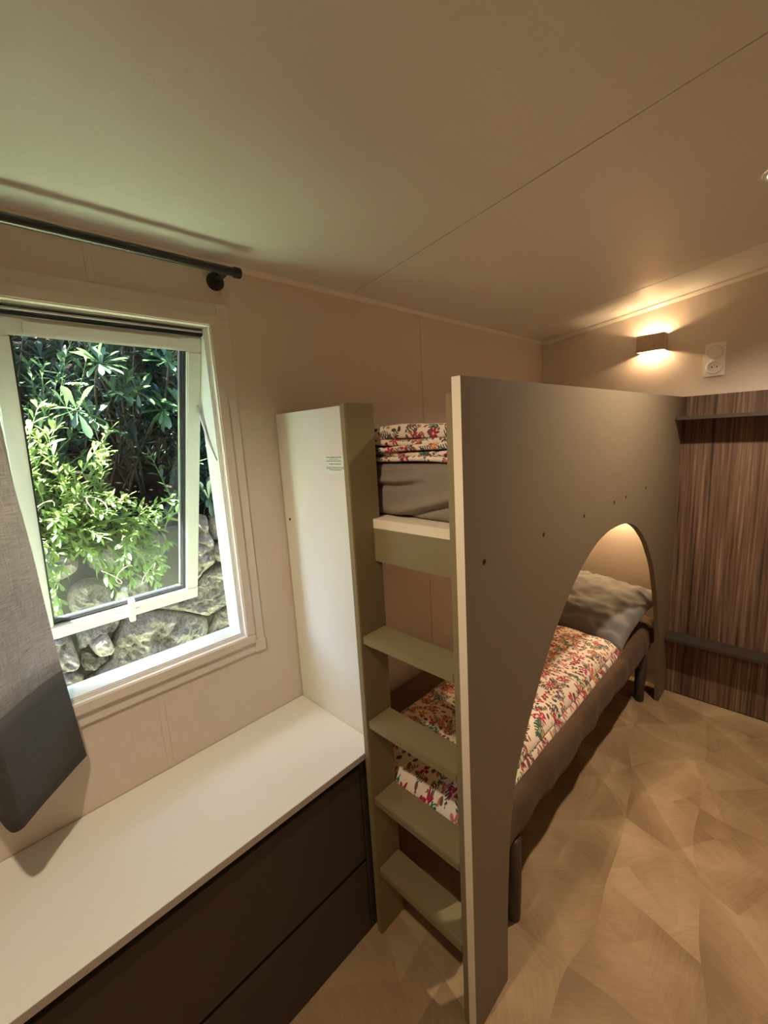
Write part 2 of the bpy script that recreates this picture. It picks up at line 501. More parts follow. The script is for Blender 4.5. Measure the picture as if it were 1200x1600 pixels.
# trims along the ceiling
bm = bmesh.new(); prism(bm, [(0.0, zc(0) - 0.013), (0.004, zc(0) - 0.013), (0.011, zc(0.01) - 0.003), (0.011, zc(0.01) + 0.001), (0.0, zc(0))], 'y', YB, D)
tag(finish(bm, 'trim_1', 'trim_white'), 'slim white cove trim between window wall and ceiling', 'trim', kind='structure')
bm = bmesh.new()
A = [(0.0, zc(0)), (XR, zc(XR))]
for (ya, yb, dza, dzb) in ((D - 0.013, D, -0.018, 0.0),):
    vsx = []
    for x, z in A:
        vsx.append([bm.verts.new((x, D, z - 0.020)), bm.verts.new((x, D - 0.005, z - 0.020)), bm.verts.new((x, D - 0.016, z - 0.008)), bm.verts.new((x, D - 0.016, z + 0.001)), bm.verts.new((x, D, z + 0.001))])
    n = 5
    for i in range(n):
        bm.faces.new((vsx[0][i], vsx[0][(i + 1) % n], vsx[1][(i + 1) % n], vsx[1][i]))
    bm.faces.new(vsx[0]); bm.faces.new(vsx[1])
tag(finish(bm, 'trim_2', 'trim_white'), 'slim white cove trim rising along the end wall', 'trim', kind='structure')
box_o = box('trim_3', 0.0, 0.008, D - 0.008, D, 0.0, H - 0.014, 'trim_white', None, 0.002, 1)
tag(box_o, 'thin vertical corner trim above the upper bunk', 'trim', kind='structure')

# ------------------------------------------------------------------ window
OY0, OY1, OZ0, OZ1 = -0.650, -0.191, 0.908, 1.800      # clear opening
win = empty('window_1', (0.0, (OY0 + OY1) / 2, OZ0), 'white framed awning window tilted open onto stones and greenery', 'window')
win['kind'] = 'structure'
def frame4(name, y0, y1, z0, z1, w, x0, x1, mat, parent, bev=0.0):
    box(name, x0, x1, y0, y1, z1 - w, z1, mat, parent, bev)
    box(name, x0, x1, y0, y1, z0, z0 + w, mat, parent, bev)
    box(name, x0, x1, y0, y0 + w, z0 + w, z1 - w, mat, parent, bev)
    box(name, x0, x1, y1 - w, y1, z0 + w, z1 - w, mat, parent, bev)
frame4('casing_trim', OY0 - 0.068, OY1 + 0.068, OZ0 - 0.070, OZ1 + 0.062, 0.034, 0.0, 0.007, 'frame_beige', win, 0.0012)
frame4('frame_profile', OY0 - 0.037, OY1 + 0.037, OZ0 - 0.038, OZ1 + 0.032, 0.030, -0.02, 0.016, 'frame_beige', win, 0.003)
frame4('frame_reveal', OY0 - 0.010, OY1 + 0.010, OZ0 - 0.010, OZ1 + 0.010, 0.012, -0.085, -0.004, 'sash_white', win, 0.003)
box('rubber_seal', -0.030, -0.012, OY0, OY1, OZ1 - 0.020, OZ1 - 0.004, 'rubber_black', win, 0.002)
box('seal_strip', -0.011, -0.006, OY0 + 0.004, OY1 - 0.004, OZ1 - 0.014, OZ1 - 0.009, 'steel', win, 0.001, 1)
# corner blocks of the casing trim
for yy, zz in ((OY1 + 0.051, OZ1 + 0.045), (OY1 + 0.051, OZ0 - 0.053)):
    box('corner_block', 0.006, 0.009, yy - 0.017, yy + 0.019, zz - 0.019, zz + 0.019, 'frame_beige', win, 0.001, 1)
# sash, hinged at the top, tilted outwards
hx, hz, bx_, bz_ = -0.020, 1.776, -0.315, 0.956
SLEN = math.hypot(bx_ - hx, bz_ - hz)
ang = math.atan2(hx - bx_, hz - bz_)
SY0, SY1 = -0.640, -0.192
def sashT(u, y, n):
    """u along the sash from the hinge, n: thickness towards the room"""
    dx, dz = (bx_ - hx) / SLEN, (bz_ - hz) / SLEN
    return (hx + dx * u - dz * n, y, hz + dz * u + dx * n)
def sbox(name, u0, u1, y0, y1, n0, n1, mat, parent, bev=0.0):
    bm = bmesh.new()
    vv = bbox(bm, u0, u1, y0, y1, n0, n1)
    bmesh.ops.recalc_face_normals(bm, faces=bm.faces)
    if bev: bmesh.ops.bevel(bm, geom=list(bm.edges), offset=bev, segments=2, affect='EDGES')
    for v in bm.verts: v.co = Vector(sashT(*v.co))
    return finish(bm, name, mat, parent)
sash = empty('window_sash', sashT(0, (SY0 + SY1) / 2, 0), 'white window sash swung outwards with clear pane and small handle', 'window sash')
sash['kind'] = 'structure'
del sash['category']; sash['category'] = 'window'
sash.name = 'window_2'
sbox('sash_rail', 0.0, 0.039, SY0, SY1, -0.040, 0.0, 'sash_white', sash, 0.003)
sbox('sash_rail', 0.826, SLEN, SY0, SY1, -0.040, 0.0, 'sash_white', sash, 0.003)
sbox('sash_stile', 0.039, 0.826, SY0, SY0 + 0.037, -0.040, 0.0, 'sash_white', sash, 0.003)
sbox('sash_stile', 0.039, 0.826, SY1 - 0.039, SY1, -0.040, 0.0, 'sash_white', sash, 0.003)
sbox('glazing_bead', 0.006, 0.033, SY0 + 0.06, SY1 - 0.055, 0.0, 0.004, 'sash_white', sash, 0.0015)
for (u0, u1, y0, y1) in ((0.814, 0.826, SY0 + 0.037, SY1 - 0.039), (0.039, 0.814, SY1 - 0.047, SY1 - 0.039), (0.039, 0.814, SY0 + 0.037, SY0 + 0.042)):
    sbox('glazing_gasket', u0, u1, y0, y1, -0.030, -0.012, 'rubber_black', sash)
sbox('spacer_bar', 0.039, 0.81, SY1 - 0.053, SY1 - 0.047, -0.032, -0.022, 'steel', sash)
sbox('pane', 0.035, 0.830, SY0 + 0.033, SY1 - 0.035, -0.020, -0.016, 'window_glass', sash)
hd = sbox('handle_base', 0.842, 0.862, -0.452, -0.382, 0.0, 0.008, 'sash_white', sash, 0.002)
sbox('handle', 0.792, 0.872, -0.4155, -0.3995, 0.008, 0.026, 'sash_white', sash, 0.002)
# stay arm
bm = bmesh.new()
tube(bm, [(-0.02, -0.1925, 1.44), (-0.055, -0.196, 1.50), (-0.075, -0.199, 1.56), (-0.080, -0.203, 1.60)], 0.004, 6)
finish(bm, 'stay_arm', 'steel', sash, True)

# curtain rod
rod = empty('curtain_rod', (0.0, -0.147, 1.925), 'black metal curtain rod with round wall flange above the window', 'curtain rod')
bm = bmesh.new(); tube(bm, [(0.080, -1.30, 1.928), (0.080, -0.128, 1.928)], 0.0105, 16); finish(bm, 'rod', 'black_metal', rod, False)
bm = bmesh.new(); disc_ring(bm, (0.080, -0.130, 1.928), (0, 1, 0), [(0, 0), (0.013, 0), (0.0135, 0.002), (0.0135, 0.016), (0.012, 0.018), (0, 0.018)]); finish(bm, 'end_cap', 'black_metal', rod)
bm = bmesh.new(); disc_ring(bm, (0, -0.147, 1.922), (1, 0, 0), [(0, 0.0), (0.023, 0.0), (0.023, 0.010), (0.021, 0.012), (0, 0.012)]); finish(bm, 'wall_flange', 'black_metal', rod)
bm = bmesh.new(); tube(bm, [(0.010, -0.147, 1.922), (0.082, -0.147, 1.928)], 0.0075, 12); finish(bm, 'bracket', 'black_metal', rod)
bm = bmesh.new(); disc_ring(bm, (0, -1.25, 1.922), (1, 0, 0), [(0, 0.0), (0.023, 0.0), (0.023, 0.010), (0.021, 0.012), (0, 0.012)]); finish(bm, 'wall_flange', 'black_metal', rod)
bm = bmesh.new(); tube(bm, [(0.010, -1.25, 1.922), (0.082, -1.25, 1.928)], 0.0075, 12); finish(bm, 'bracket', 'black_metal', rod)

# curtain
cur = empty('curtain', (0.09, -0.80, 0.77), 'light grey linen curtain with a wide charcoal hem band beside the window', 'curtain')
CUR = [(0.022, -0.622), (0.060, -0.662), (0.118, -0.710), (0.160, -0.747), (0.168, -0.755), (0.166, -0.772), (0.060, -0.790), (0.050, -0.806), (0.100, -0.850), (0.168, -0.905), (0.160, -0.925), (0.060, -0.940), (0.050, -0.960), (0.110, -1.010), (0.165, -1.060)]
def curtain_path(t, zf):
    """t 0..1 across the width, starting at the right-hand edge; zf 0 hem .. 1 rod"""
    q = t * (len(CUR_S) - 1); i = min(int(q), len(CUR_S) - 2); k = q - i
    x = CUR_S[i][0] * (1 - k) + CUR_S[i + 1][0] * k; y = CUR_S[i][1] * (1 - k) + CUR_S[i + 1][1] * k
    g = 0.45 * zf
    return x * (1 - g) + 0.082 * g, y - 0.052 * zf
def curtain_part(name, z0, z1, mat, nz_):
    NT = 96
    bm = bmesh.new(); rows = []
    for j in range(nz_ + 1):
        z = z0 + (z1 - z0) * j / nz_
        zf = (z - 0.77) / (1.905 - 0.77)
        row = []
        for i in range(NT + 1):
            t = i / NT
            x, y = curtain_path(t, zf)
            w = nz((x * 3 + 5, y * 5, z * 2.3), 1.5) * 0.012 * (1 - zf * 0.5)
            row.append(bm.verts.new((x + w, y + w * 0.4, z)))
        rows.append(row)
    for a, b in zip(rows, rows[1:]):
        for i in range(NT): bm.faces.new((a[i], a[i + 1], b[i + 1], b[i]))
    o = finish(bm, name, mat, cur, True)
    sm = o.modifiers.new('thickness', 'SOLIDIFY'); sm.thickness = 0.002; sm.offset = 0
    return o
def smooth2(p, n):
    for _ in range(n):
        o = [p[0]]
        for a, b in zip(p, p[1:]): o += [tuple(u * 0.75 + v * 0.25 for u, v in zip(a, b)), tuple(u * 0.25 + v * 0.75 for u, v in zip(a, b))]
        p = o + [p[-1]]
    return p
CUR_S = smooth2(CUR, 2)
curtain_part('linen_panel', 1.0, 1.905, 'curtain_linen', 22)
curtain_part('hem_band', 0.77, 1.0, 'curtain_hem', 8)

# ------------------------------------------------------------------ low drawer cabinet under the window
cab = empty('drawer_cabinet', (0.2, -0.9, 0.0), 'dark brown low drawer cabinet under the window counter', 'cabinet')
box('body', 0.004, 0.340, YB + 0.01, -0.062, 0.0, ZC - 0.0185, 'shadow_gap', cab)
box('side_panel', 0.004, 0.362, -0.0615, -0.003, 0.0, ZC - 0.0185, 'drawer_brown', cab, 0.001, 1)
for ya, yb in ((-0.955, -0.064), (YB + 0.012, -0.961)):
    box('drawer', 0.3405, 0.362, ya, yb, 0.004, 0.246, 'drawer_brown', cab, 0.0015)
    box('drawer', 0.3405, 0.362, ya, yb, 0.258, 0.562, 'drawer_brown', cab, 0.0015)
ct = empty('window_counter', (0.19, -0.9, ZC - 0.018), 'cream counter top running below the window on the drawer cabinet', 'counter')
box('top_board', 0.002, XC - 0.0012, YB + 0.006, -0.002, ZC - 0.018, ZC, 'counter_top', ct, 0.0006, 1)
box('edge_band', XC - 0.0012, XC, YB + 0.006, -0.002, ZC - 0.018, ZC - 0.0004, 'counter_edge', ct)

# ------------------------------------------------------------------ bunk bed frame
bunk = empty('bunk_bed_frame', (0.4, 0.9, 0.0), 'taupe bunk bed frame with arched side panel and olive ladder', 'bunk bed')
# big side panel with arch
arch = [(0.101, 0.0), (0.104, 0.22), (0.112, 0.36), (0.121, 0.46), (0.149, 0.595), (0.190, 0.672), (0.233, 0.738), (0.328, 0.862), (0.432, 0.962), (0.556, 1.046), (0.677, 1.096), (0.76, 1.113), (0.83, 1.119), (0.95, 1.115), (1.054, 1.098), (1.145, 1.066), (1.222, 1.024), (1.30, 0.970), (1.36, 0.913), (1.425, 0.845), (1.477, 0.769), (1.556, 0.617), (1.600, 0.50), (1.632, 0.387), (1.672, 0.21), (1.714, 0.0)]
# smooth the arch with a catmull-rom subdivision
def catmull(p, n=4):
    out = []
    for i in range(len(p) - 1):
        p0, p1, p2, p3 = p[max(i - 1, 0)], p[i], p[i + 1], p[min(i + 2, len(p) - 1)]
        for k in range(n):
            t = k / n
            out.append(tuple(0.5 * (2 * b + (c - a) * t + (2 * a - 5 * b + 4 * c - d_) * t * t + (3 * b - a - 3 * c + d_) * t ** 3) for a, b, c, d_ in zip(p0, p1, p2, p3)))
    out.append(p[-1])
    return out
av = catmull(arch, 3)
bm = bmesh.new()
poly = [(-0.0545, 0.0), (-0.0545, ZP), (D - 0.031, ZP), (D - 0.031, 0.0)] + list(reversed(av))
prism(bm, poly, 'x', X2 - TP, X2)
bmesh.ops.recalc_face_normals(bm, faces=bm.faces)
for f in bm.faces:
    c_ = f.calc_center_median(); f.material_index = 1 if (f.normal.y < -0.9 and c_.y < 0.0) or f.normal.z > 0.9 and c_.z > 1.5 else 0
sp = finish(bm, 'side_panel', None, bunk, mats=['taupe_board', 'cream_edge'])
sp['label'] = 'taupe side panel with a large arched opening and cream edge'
for yy in (0.017, 0.300, 0.576, 0.853, 0.983, 1.248):
    bm = bmesh.new(); disc_ring(bm, (X2, yy, 1.211), (1, 0, 0), [(0, 0.0006), (0.0055, 0.0006), (0.0065, 0.0)], 14); finish(bm, 'screw_hole', 'hole_dark', sp)
# ladder
box('ladder_post', XS - 0.020, XS, -0.055, 0.042, 0.0, 1.566, 'olive_board', bunk, 0.002)
box('ladder_post', X2 - TP - 0.0195, X2 - TP - 0.0003, -0.050, 0.042, 0.0, 1.558, 'olive_board', bunk, 0.002)
for zt in (0.967, 0.718, 0.476, 0.236):
    box('rung', XS + 0.0002, X2 - TP - 0.0197, -0.049, 0.034, zt - 0.023, zt, 'olive_board', bunk, 0.002)
box('front_rail', XS + 0.0002, X2 - TP - 0.0197, 0.015, 0.034, 1.157, 1.2470, 'olive_board', bunk, 0.001, 1)
bm = bmesh.new()
prism(bm, [(XS + 0.0002, 0.0155), (X2 - TP - 0.0197, 0.0155), (X2 - TP - 0.0197, 0.0430), (X2 - TP - 0.0003, 0.0430), (X2 - TP - 0.0003, D - 0.003), (0.003, D - 0.003), (0.003, 0.0430), (XS + 0.0002, 0.0430)], 'z', 1.2472, 1.2712)
finish(bm, 'bunk_base', 'cream_edge', bunk)
ep = box('end_panel', 0.003, XS - 0.0202, 0.0, 0.018, 0.0, 1.567, 'white_board', bunk, 0.0008, 1)
ep['label'] = 'cream end panel rising from the counter'
bm = bmesh.new(); disc_ring(bm, (0.028, -0.0, 1.237), (0, -1, 0), [(0, 0.0015), (0.004, 0.001), (0.0045, 0)], 12); finish(bm, 'screw_head', 'hole_dark', ep)
lab = box('warning_label', 0.231, 0.322, -0.0008, 0.0, 1.390, 1.438, 'paper_label', ep)
lab['label'] = 'small pale notice sticker with lines of tiny print'
# tiny lines of print: word-like bars
bm = bmesh.new()
rr_ = random.Random(3)
for (zz, hh, xa, xb) in ((1.4335, 0.0026, 0.243, 0.309), (1.4285, 0.0016, 0.257, 0.293), (1.4232, 0.0024, 0.243, 0.310), (1.4150, 0.0026, 0.253, 0.304), (1.4060, 0.0018, 0.240, 0.318), (1.4022, 0.0018, 0.240, 0.316), (1.3985, 0.0020, 0.254, 0.305)):
    x = xa
    while x < xb - 0.002:
        w = min(rr_.uniform(0.004, 0.011), xb - x)
        c = x
        while c < x + w - 0.0006:
            lw = min(rr_.uniform(0.0008, 0.0014), x + w - c)
            bbox(bm, c, c + lw, -0.00105, -0.0008, zz - hh * rr_.uniform(0.35, 0.5), zz + hh * rr_.uniform(0.35, 0.6))
            c += lw + 0.0004
        x += w + 0.0018
pr = finish(bm, 'print', 'print_ink', ep); 

# ------------------------------------------------------------------ soft goods
def soft_box(name, x0, x1, y0, y1, z0, z1, mat, parent=None, r=0.03, n=(18, 40, 8), amp=0.004, nscale=6.0, seed=0.0, bulge=0.0, fn=None, uv=False):
    """rounded box with a dense grid and gentle noise"""
    bm = bmesh.new()
    cx, cy, cz = (x0 + x1) / 2, (y0 + y1) / 2, (z0 + z1) / 2
    hx_, hy_, hz_ = (x1 - x0) / 2, (y1 - y0) / 2, (z1 - z0) / 2
    vm = {}
    def V(i, j, k):
        key = (i, j, k)
        if key not in vm:
            def g(a, m, h):
                t = 2 * a / m - 1
                # concentrate samples near the rim
                return h * math.copysign(1 - (1 - abs(t)) ** 1.5, t) if h > r else h * t
            p = Vector((g(i, n[0], hx_), g(j, n[1], hy_), g(k, n[2], hz_)))
            rr = min(r, hx_, hy_, hz_)
            q = Vector((max(-hx_ + rr, min(hx_ - rr, p.x)), max(-hy_ + rr, min(hy_ - rr, p.y)), max(-hz_ + rr, min(hz_ - rr, p.z))))
            d_ = p - q
            # map the cube rim on to a rounded rim
            if d_.length > 1e-9:
                m = max(abs(d_.x), abs(d_.y), abs(d_.z)); d_ = d_.normalized() * m
            p = q + d_
            p += Vector((cx, cy, cz))
            nn = Vector((nz(p + Vector((seed, 0, 0)), nscale), nz(p + Vector((0, seed + 7, 0)), nscale), nz(p + Vector((0, 0, seed + 13)), nscale))) * amp
            p = p + nn
            if fn: p = fn(p)
            vm[key] = bm.verts.new(p)
        return vm[key]
    def face(*ks): bm.faces.new([V(*k) for k in ks])
    for i in range(n[0]):
        for j in range(n[1]):
            face((i, j, 0), (i, j + 1, 0), (i + 1, j + 1, 0), (i + 1, j, 0)); face((i, j, n[2]), (i + 1, j, n[2]), (i + 1, j + 1, n[2]), (i, j + 1, n[2]))
        for k in range(n[2]):
            face((i, 0, k), (i + 1, 0, k), (i + 1, 0, k + 1), (i, 0, k + 1)); face((i, n[1], k), (i, n[1], k + 1), (i + 1, n[1], k + 1), (i + 1, n[1], k))
    for j in range(n[1]):
        for k in range(n[2]):
            face((0, j, k), (0, j, k + 1), (0, j + 1, k + 1), (0, j + 1, k)); face((n[0], j, k), (n[0], j + 1, k), (n[0], j + 1, k + 1), (n[0], j, k + 1))
    if uv:
        l = bm.loops.layers.uv.new('UVMap')
        for f in bm.faces:
            for lp in f.loops:
                c = lp.vert.co
                lp[l].uv = (c.x + seed, c.y + c.z * 1.0)
    return finish(bm, name, mat, parent, True)

# lower single bed
bed = empty('single_bed', (0.35, 0.95, 0.0), 'low single bed in the lower bunk with a brown fitted cover and dark legs', 'bed')
def bedfn(p):
    q = p.copy()
    if q.z < 0.34:            # loose uneven lower edge of the cover
        k = (0.34 - q.z) / 0.06
        q.z += k * 0.022 * (nz((q.x * 2, q.y * 2.2, 3.0), 2.0) + 0.2)
        q.x += k * 0.010 * nz((q.y * 9, q.x * 9, 1.0), 1.0)
        q.y += k * 0.008 * nz((q.y * 8, q.x * 9, 7.0), 1.0)
    if q.y < 0.36 and q.z < 0.36:      # cover sagging at the foot
        q.z -= 0.055 * (0.36 - q.y) / 0.26 * (0.36 - q.z) / 0.085 * (1 if q.x > 0.5 else 0.5)
    if q.x > 0.6:
        q.x += 0.007 * abs(nz((q.y * 5 + q.z * 9, q.z * 4 - q.y * 2, 9.0), 1.3)) - 0.004
        q.x += 0.006 * nz((q.y * 14, q.z * 5, 2.0), 1.0)
    # gathers near the head corner
    if q.y > 1.45 and q.x > 0.5:
        q.x += 0.007 * math.sin(q.y * 90 + q.z * 25) * (q.y - 1.45) * 2.5
    return q
soft_box('mattress', 0.015, 0.686, 0.105, 1.835, 0.275, 0.435, 'brown_sheet', bed, r=0.045, n=(20, 90, 10), amp=0.006, nscale=5, fn=bedfn)
for (lx, ly) in ((0.662, 0.255), (0.648, 1.665), (0.06, 0.255), (0.06, 1.665)):
    bm = bmesh.new(); disc_ring(bm, (lx, ly, 0), (0, 0, 1), [(0, 0.0), (0.019, 0.0), (0.022, 0.004), (0.025, 0.10), (0.026, 0.285), (0, 0.285)], 20)
    finish(bm, 'leg', 'dark_wood_leg', bed, True)

# floral quilt: swept shell with a drop over the foot of the bed
def quilt_sweep(name, path, xs, thick, mat, parent, seed=0, puff=0.35, amp=0.010, edge=None):
    """path: list of (y, z) on the underside, xs: (x0, x1)"""
    pts = []
    for i in range(len(path) - 1):
        a, b = Vector(path[i]), Vector(path[i + 1])
        m = max(2, int((b - a).length / 0.016))
        for k in range(m): pts.append(a.lerp(b, k / m))
    pts.append(Vector(path[-1]))
    for _ in range(8):
        pts = [pts[0]] + [(pts[i - 1] + pts[i] * 2 + pts[i + 1]) / 4 for i in range(1, len(pts) - 1)] + [pts[-1]]
    L = [0.0]
    for a, b in zip(pts, pts[1:]): L.append(L[-1] + (b - a).length)
    NX = 34
    bm = bmesh.new(); top, bot = [], []
    uvs = {}
    for j, p in enumerate(pts):
        t = (pts[min(j + 1, len(pts) - 1)] - pts[max(j - 1, 0)]).normalized()
        nrm = Vector((-t.y, t.x))       # (y, z) plane, pointing up for a forward path
        rt, rb = [], []
        e = edge(L[j]) if edge else 0.0
        for i in range(NX + 1):
            u = -1 + 2 * i / NX
            uu = math.copysign(1 - (1 - abs(u)) ** 1.4, u)
            x = (xs[0] + xs[1]) / 2 + uu * ((xs[1] - xs[0]) / 2) + (e if u > 0 else 0) * max(0, u)
            s = L[j] / L[-1]
            prof = (max(0.0, 1 - abs(uu) ** 7)) ** 0.5 * (max(0.0, 1 - abs(2 * s - 1) ** 26)) ** 0.5
            wob = amp * nz((x * 4 + seed, L[j] * 4, 1.0), 1.6) + amp * 0.5 * nz((x * 11 + seed, L[j] * 9, 5.0), 1.5)
            th = thick * prof + wob * prof + 0.0015
            sag = -0.016 * max(0, abs(uu) - 0.86) / 0.14 * (1 if uu > 0 else 0.5)
            pt = p + nrm * th
            vt = bm.verts.new((x, pt.x, pt.y + sag)); vb = bm.verts.new((x, p.x, p.y + sag))
            uvs[vt] = (x, L[j] + seed); uvs[vb] = (x, L[j] + seed + 0.3)
            rt.append(vt); rb.append(vb)
        top.append(rt); bot.append(rb)
    for j in range(len(pts) - 1):
        for i in range(NX):
            bm.faces.new((top[j][i], top[j + 1][i], top[j + 1][i + 1], top[j][i + 1]))
            bm.faces.new((bot[j][i], bot[j][i + 1], bot[j + 1][i + 1], bot[j + 1][i]))
        for q in (0, NX): bm.faces.new((top[j][q], bot[j][q], bot[j + 1][q], top[j + 1][q]))
    for j in (0, len(pts) - 1):
        for i in range(NX): bm.faces.new((top[j][i], top[j][i + 1], bot[j][i + 1], bot[j][i]))
    l = bm.loops.layers.uv.new('UVMap')
    for f in bm.faces:
        for lp in f.loops: lp[l].uv = uvs[lp.vert]
    return finish(bm, name, mat, parent, True)
q1 = empty('floral_quilt', (0.43, 0.7, 0.44), 'folded floral print quilt lying along the lower bed', 'quilt')
quilt_sweep('under_layer', [(0.088, 0.335), (0.090, 0.44), (0.135, 0.448), (1.33, 0.446)], (0.215, 0.652), 0.024, 'floral_print', q1, seed=0.3, amp=0.004)
quilt_sweep('top_layer', [(0.062, 0.345), (0.062, 0.46), (0.125, 0.476), (1.28, 0.474)], (0.205, 0.640), 0.034, 'floral_print', q1, seed=1.7, amp=0.012)

# pillow on the lower bed
def pillow(name, mat, center, size, rot, label, seed=0):
    w, h, t = size
    NU, NV = 56, 44
    M = Matrix.Translation(center) @ rot.to_matrix().to_4x4()
    bm = bmesh.new(); T, B = [], []
    for j in range(NV + 1):
        v = -1 + 2 * j / NV
        rt, rb = [], []
        for i in range(NU + 1):
            u = -1 + 2 * i / NU
            # pinched edges between the corners
            x = u * w / 2 * (1 - 0.07 * (1 - v * v) * abs(u) ** 3)
            y = v * h / 2 * (1 - 0.09 * (1 - u * u) * abs(v) ** 3)
            e = max(0.0, (1 - abs(u) ** 2.6) * (1 - abs(v) ** 2.6))
            th = t * e ** 0.55
            wr_ = 0.006 * nz((u * 3 + seed, v * 3, 1), 1.7) + 0.013 * max(0, 0.95 - e) * math.sin(14 * (u * v + 0.6 * u) + 5 * nz((u * 3, v * 3, seed), 1.2)) * min(1, 3 * e)
            wr_ -= 0.016 * abs(nz((u * 2.1 + v * 1.4 + 3, v * 2.7 - u, seed + 4), 1.5)) * e
            sag = 0.012 * nz((u * 2, v * 2, seed + 9), 1.0)
            rt.append(bm.verts.new(M @ Vector((x, y, th * 0.62 + wr_ + sag + 0.002)))); rb.append(bm.verts.new(M @ Vector((x, y, -th * 0.38 + sag - 0.002))))
        T.append(rt); B.append(rb)
    for j in range(NV):
        for i in range(NU):
            bm.faces.new((T[j][i], T[j][i + 1], T[j + 1][i + 1], T[j + 1][i])); bm.faces.new((B[j][i], B[j + 1][i], B[j + 1][i + 1], B[j][i + 1]))
        for q in (0, NU): bm.faces.new((T[j][q], T[j + 1][q], B[j + 1][q], B[j][q]))
    for j in (0, NV):
        for i in range(NU): bm.faces.new((T[j][i], B[j][i], B[j][i + 1], T[j][i + 1]))
    o = finish(bm, name, mat, None, True)
    return tag(o, label, 'pillow')
pillow('pillow', 'grey_pillowcase', Vector((0.392, 1.545, 0.535)), (0.60, 0.48, 0.17), Euler((math.radians(17), math.radians(3), math.radians(-7)), 'XYZ'), 'rumpled grey pillow at the head of the lower bed', 2.0)

# upper bunk mattress and folded quilt
def upfn(p):
    q = p.copy()
    if q.y < 0.2:
        def crease(zl, w, amt):
            d_ = (q.z - zl) / w
            return amt * (math.exp(-((d_ - 0.9) ** 2)) - 1.2 * math.exp(-((d_ + 0.2) ** 2) * 3))
        k1 = max(0, min(1, (0.545 - q.x) / 0.06)); k2 = max(0, min(1, (q.x - 0.40) / 0.05))
        q.y -= crease(1.357 + 0.10 * max(0, q.x - 0.44), 0.011, 0.009) * k1
        q.y -= crease(1.272 + 0.26 * max(0, q.x - 0.44), 0.014, 0.013) * k2
        q.y -= 0.006 * nz((q.x * 5, q.z * 7, 4.0), 1.6)
        q.y = max(q.y, 0.0445)
    return q
um = soft_box('upper_mattress', 0.012, X2 - TP - 0.006, 0.060, 1.86, 1.2715, 1.412, 'grey_sheet', None, r=0.022, n=(60, 40, 34), amp=0.003, nscale=5, seed=3, fn=upfn)
tag(um, 'mattress in a grey brown sheet on the upper bunk', 'mattress')
q2 = empty('folded_quilt', (0.4, 0.35, 1.415), 'floral print quilt folded in layers on the upper bunk mattress', 'quilt')
for i, (za, zb, xa, xb, ya) in enumerate(((1.4145, 1.428, 0.03, 0.700, 0.064), (1.4275, 1.442, 0.035, 0.698, 0.074), (1.4420, 1.457, 0.03, 0.699, 0.060), (1.4565, 1.474, 0.03, 0.699, 0.070), (1.4730, 1.507, 0.02, 0.700, 0.066))):
    soft_box('fold', xa, xb, ya, 0.72, za, zb, 'floral_print', q2, r=0.011, n=(60, 30, 6), amp=0.0085, nscale=7, seed=2.3 * i + 1, uv=True)

# ------------------------------------------------------------------ striped wooden headboard with ledges
hb = empty('headboard', (1.5, D, 0.0), 'dark striped wooden headboard with two ledges on the end wall', 'headboard')
HX0, HX1, HY = X2 - 0.03, XR - 0.002, D - 0.030
box('upper_board', HX0, HX1, HY, D - 0.0005, 0.353, ZP, 'striped_wood', hb)
box('lower_board', HX0, HX1, HY, D - 0.0005, 0.006, 0.352, 'striped_wood', hb)
box('plinth_gap', HX0, HX1, HY + 0.004, D - 0.0005, 0.0, 0.006, 'shadow_gap', hb)
box('shelf_ledge', X2 + 0.0003, HX1, 1.702, HY, 1.474, 1.491, 'ledge_dark', hb, 0.0008, 1)
box('lower_ledge', X2 + 0.0003, HX1, 1.752, HY, 0.340, 0.357, 'ledge_dark', hb, 0.0008, 1)

# ------------------------------------------------------------------ wall lamps
def sconce(cx, cz, label, watts):
    w, h, d_ = 0.122, 0.080, 0.072
    s = empty('wall_sconce', (cx, D, cz), label, 'wall lamp', 'up and down wall lamps of the bunks')
    y0, y1 = D - d_, D - 0.0005
    box('back_plate', cx - w / 2, cx + w / 2, y1 - 0.003, y1, cz - h / 2, cz + h / 2, 'sconce_metal', s)
    bm = bmesh.new()
    t = 0.004
    bbox(bm, cx - w / 2, cx + w / 2, y0, y0 + t, cz - h / 2, cz + h / 2)
    bbox(bm, cx - w / 2, cx - w / 2 + t, y0 + t, y1 - 0.003, cz - h / 2, cz + h / 2)
    bbox(bm, cx + w / 2 - t, cx + w / 2, y0 + t, y1 - 0.003, cz - h / 2, cz + h / 2)
    finish(bm, 'housing', 'sconce_metal', s)
    bm = bmesh.new(); disc_ring(bm, (cx, D - d_ / 2, cz - 0.012), (0, 0, 1), [(0, 0), (0.009, 0), (0.010, 0.004), (0.010, 0.020), (0.009, 0.024), (0, 0.024)], 16)
    finish(bm, 'bulb', 'bulb_glow', s, True)
    for sg in (-1, 1):
        ld = bpy.data.lights.new('sconce_light', 'POINT'); ld.energy = watts; ld.color = SCONCE_COL; ld.shadow_soft_size = 0.006
        lo = bpy.data.objects.new('sconce_light', ld); COL.objects.link(lo); lo.parent = s
        lo.location = (0, -d_ / 2, sg * 0.020)
    return s
sconce(0.583, 1.861, 'box shaped copper toned wall lamp shining up and down above the upper bunk', SCONCE_W)
sconce(0.47, 1.085, 'box shaped wall lamp over the pillow inside the lower bunk', BUNK_W)

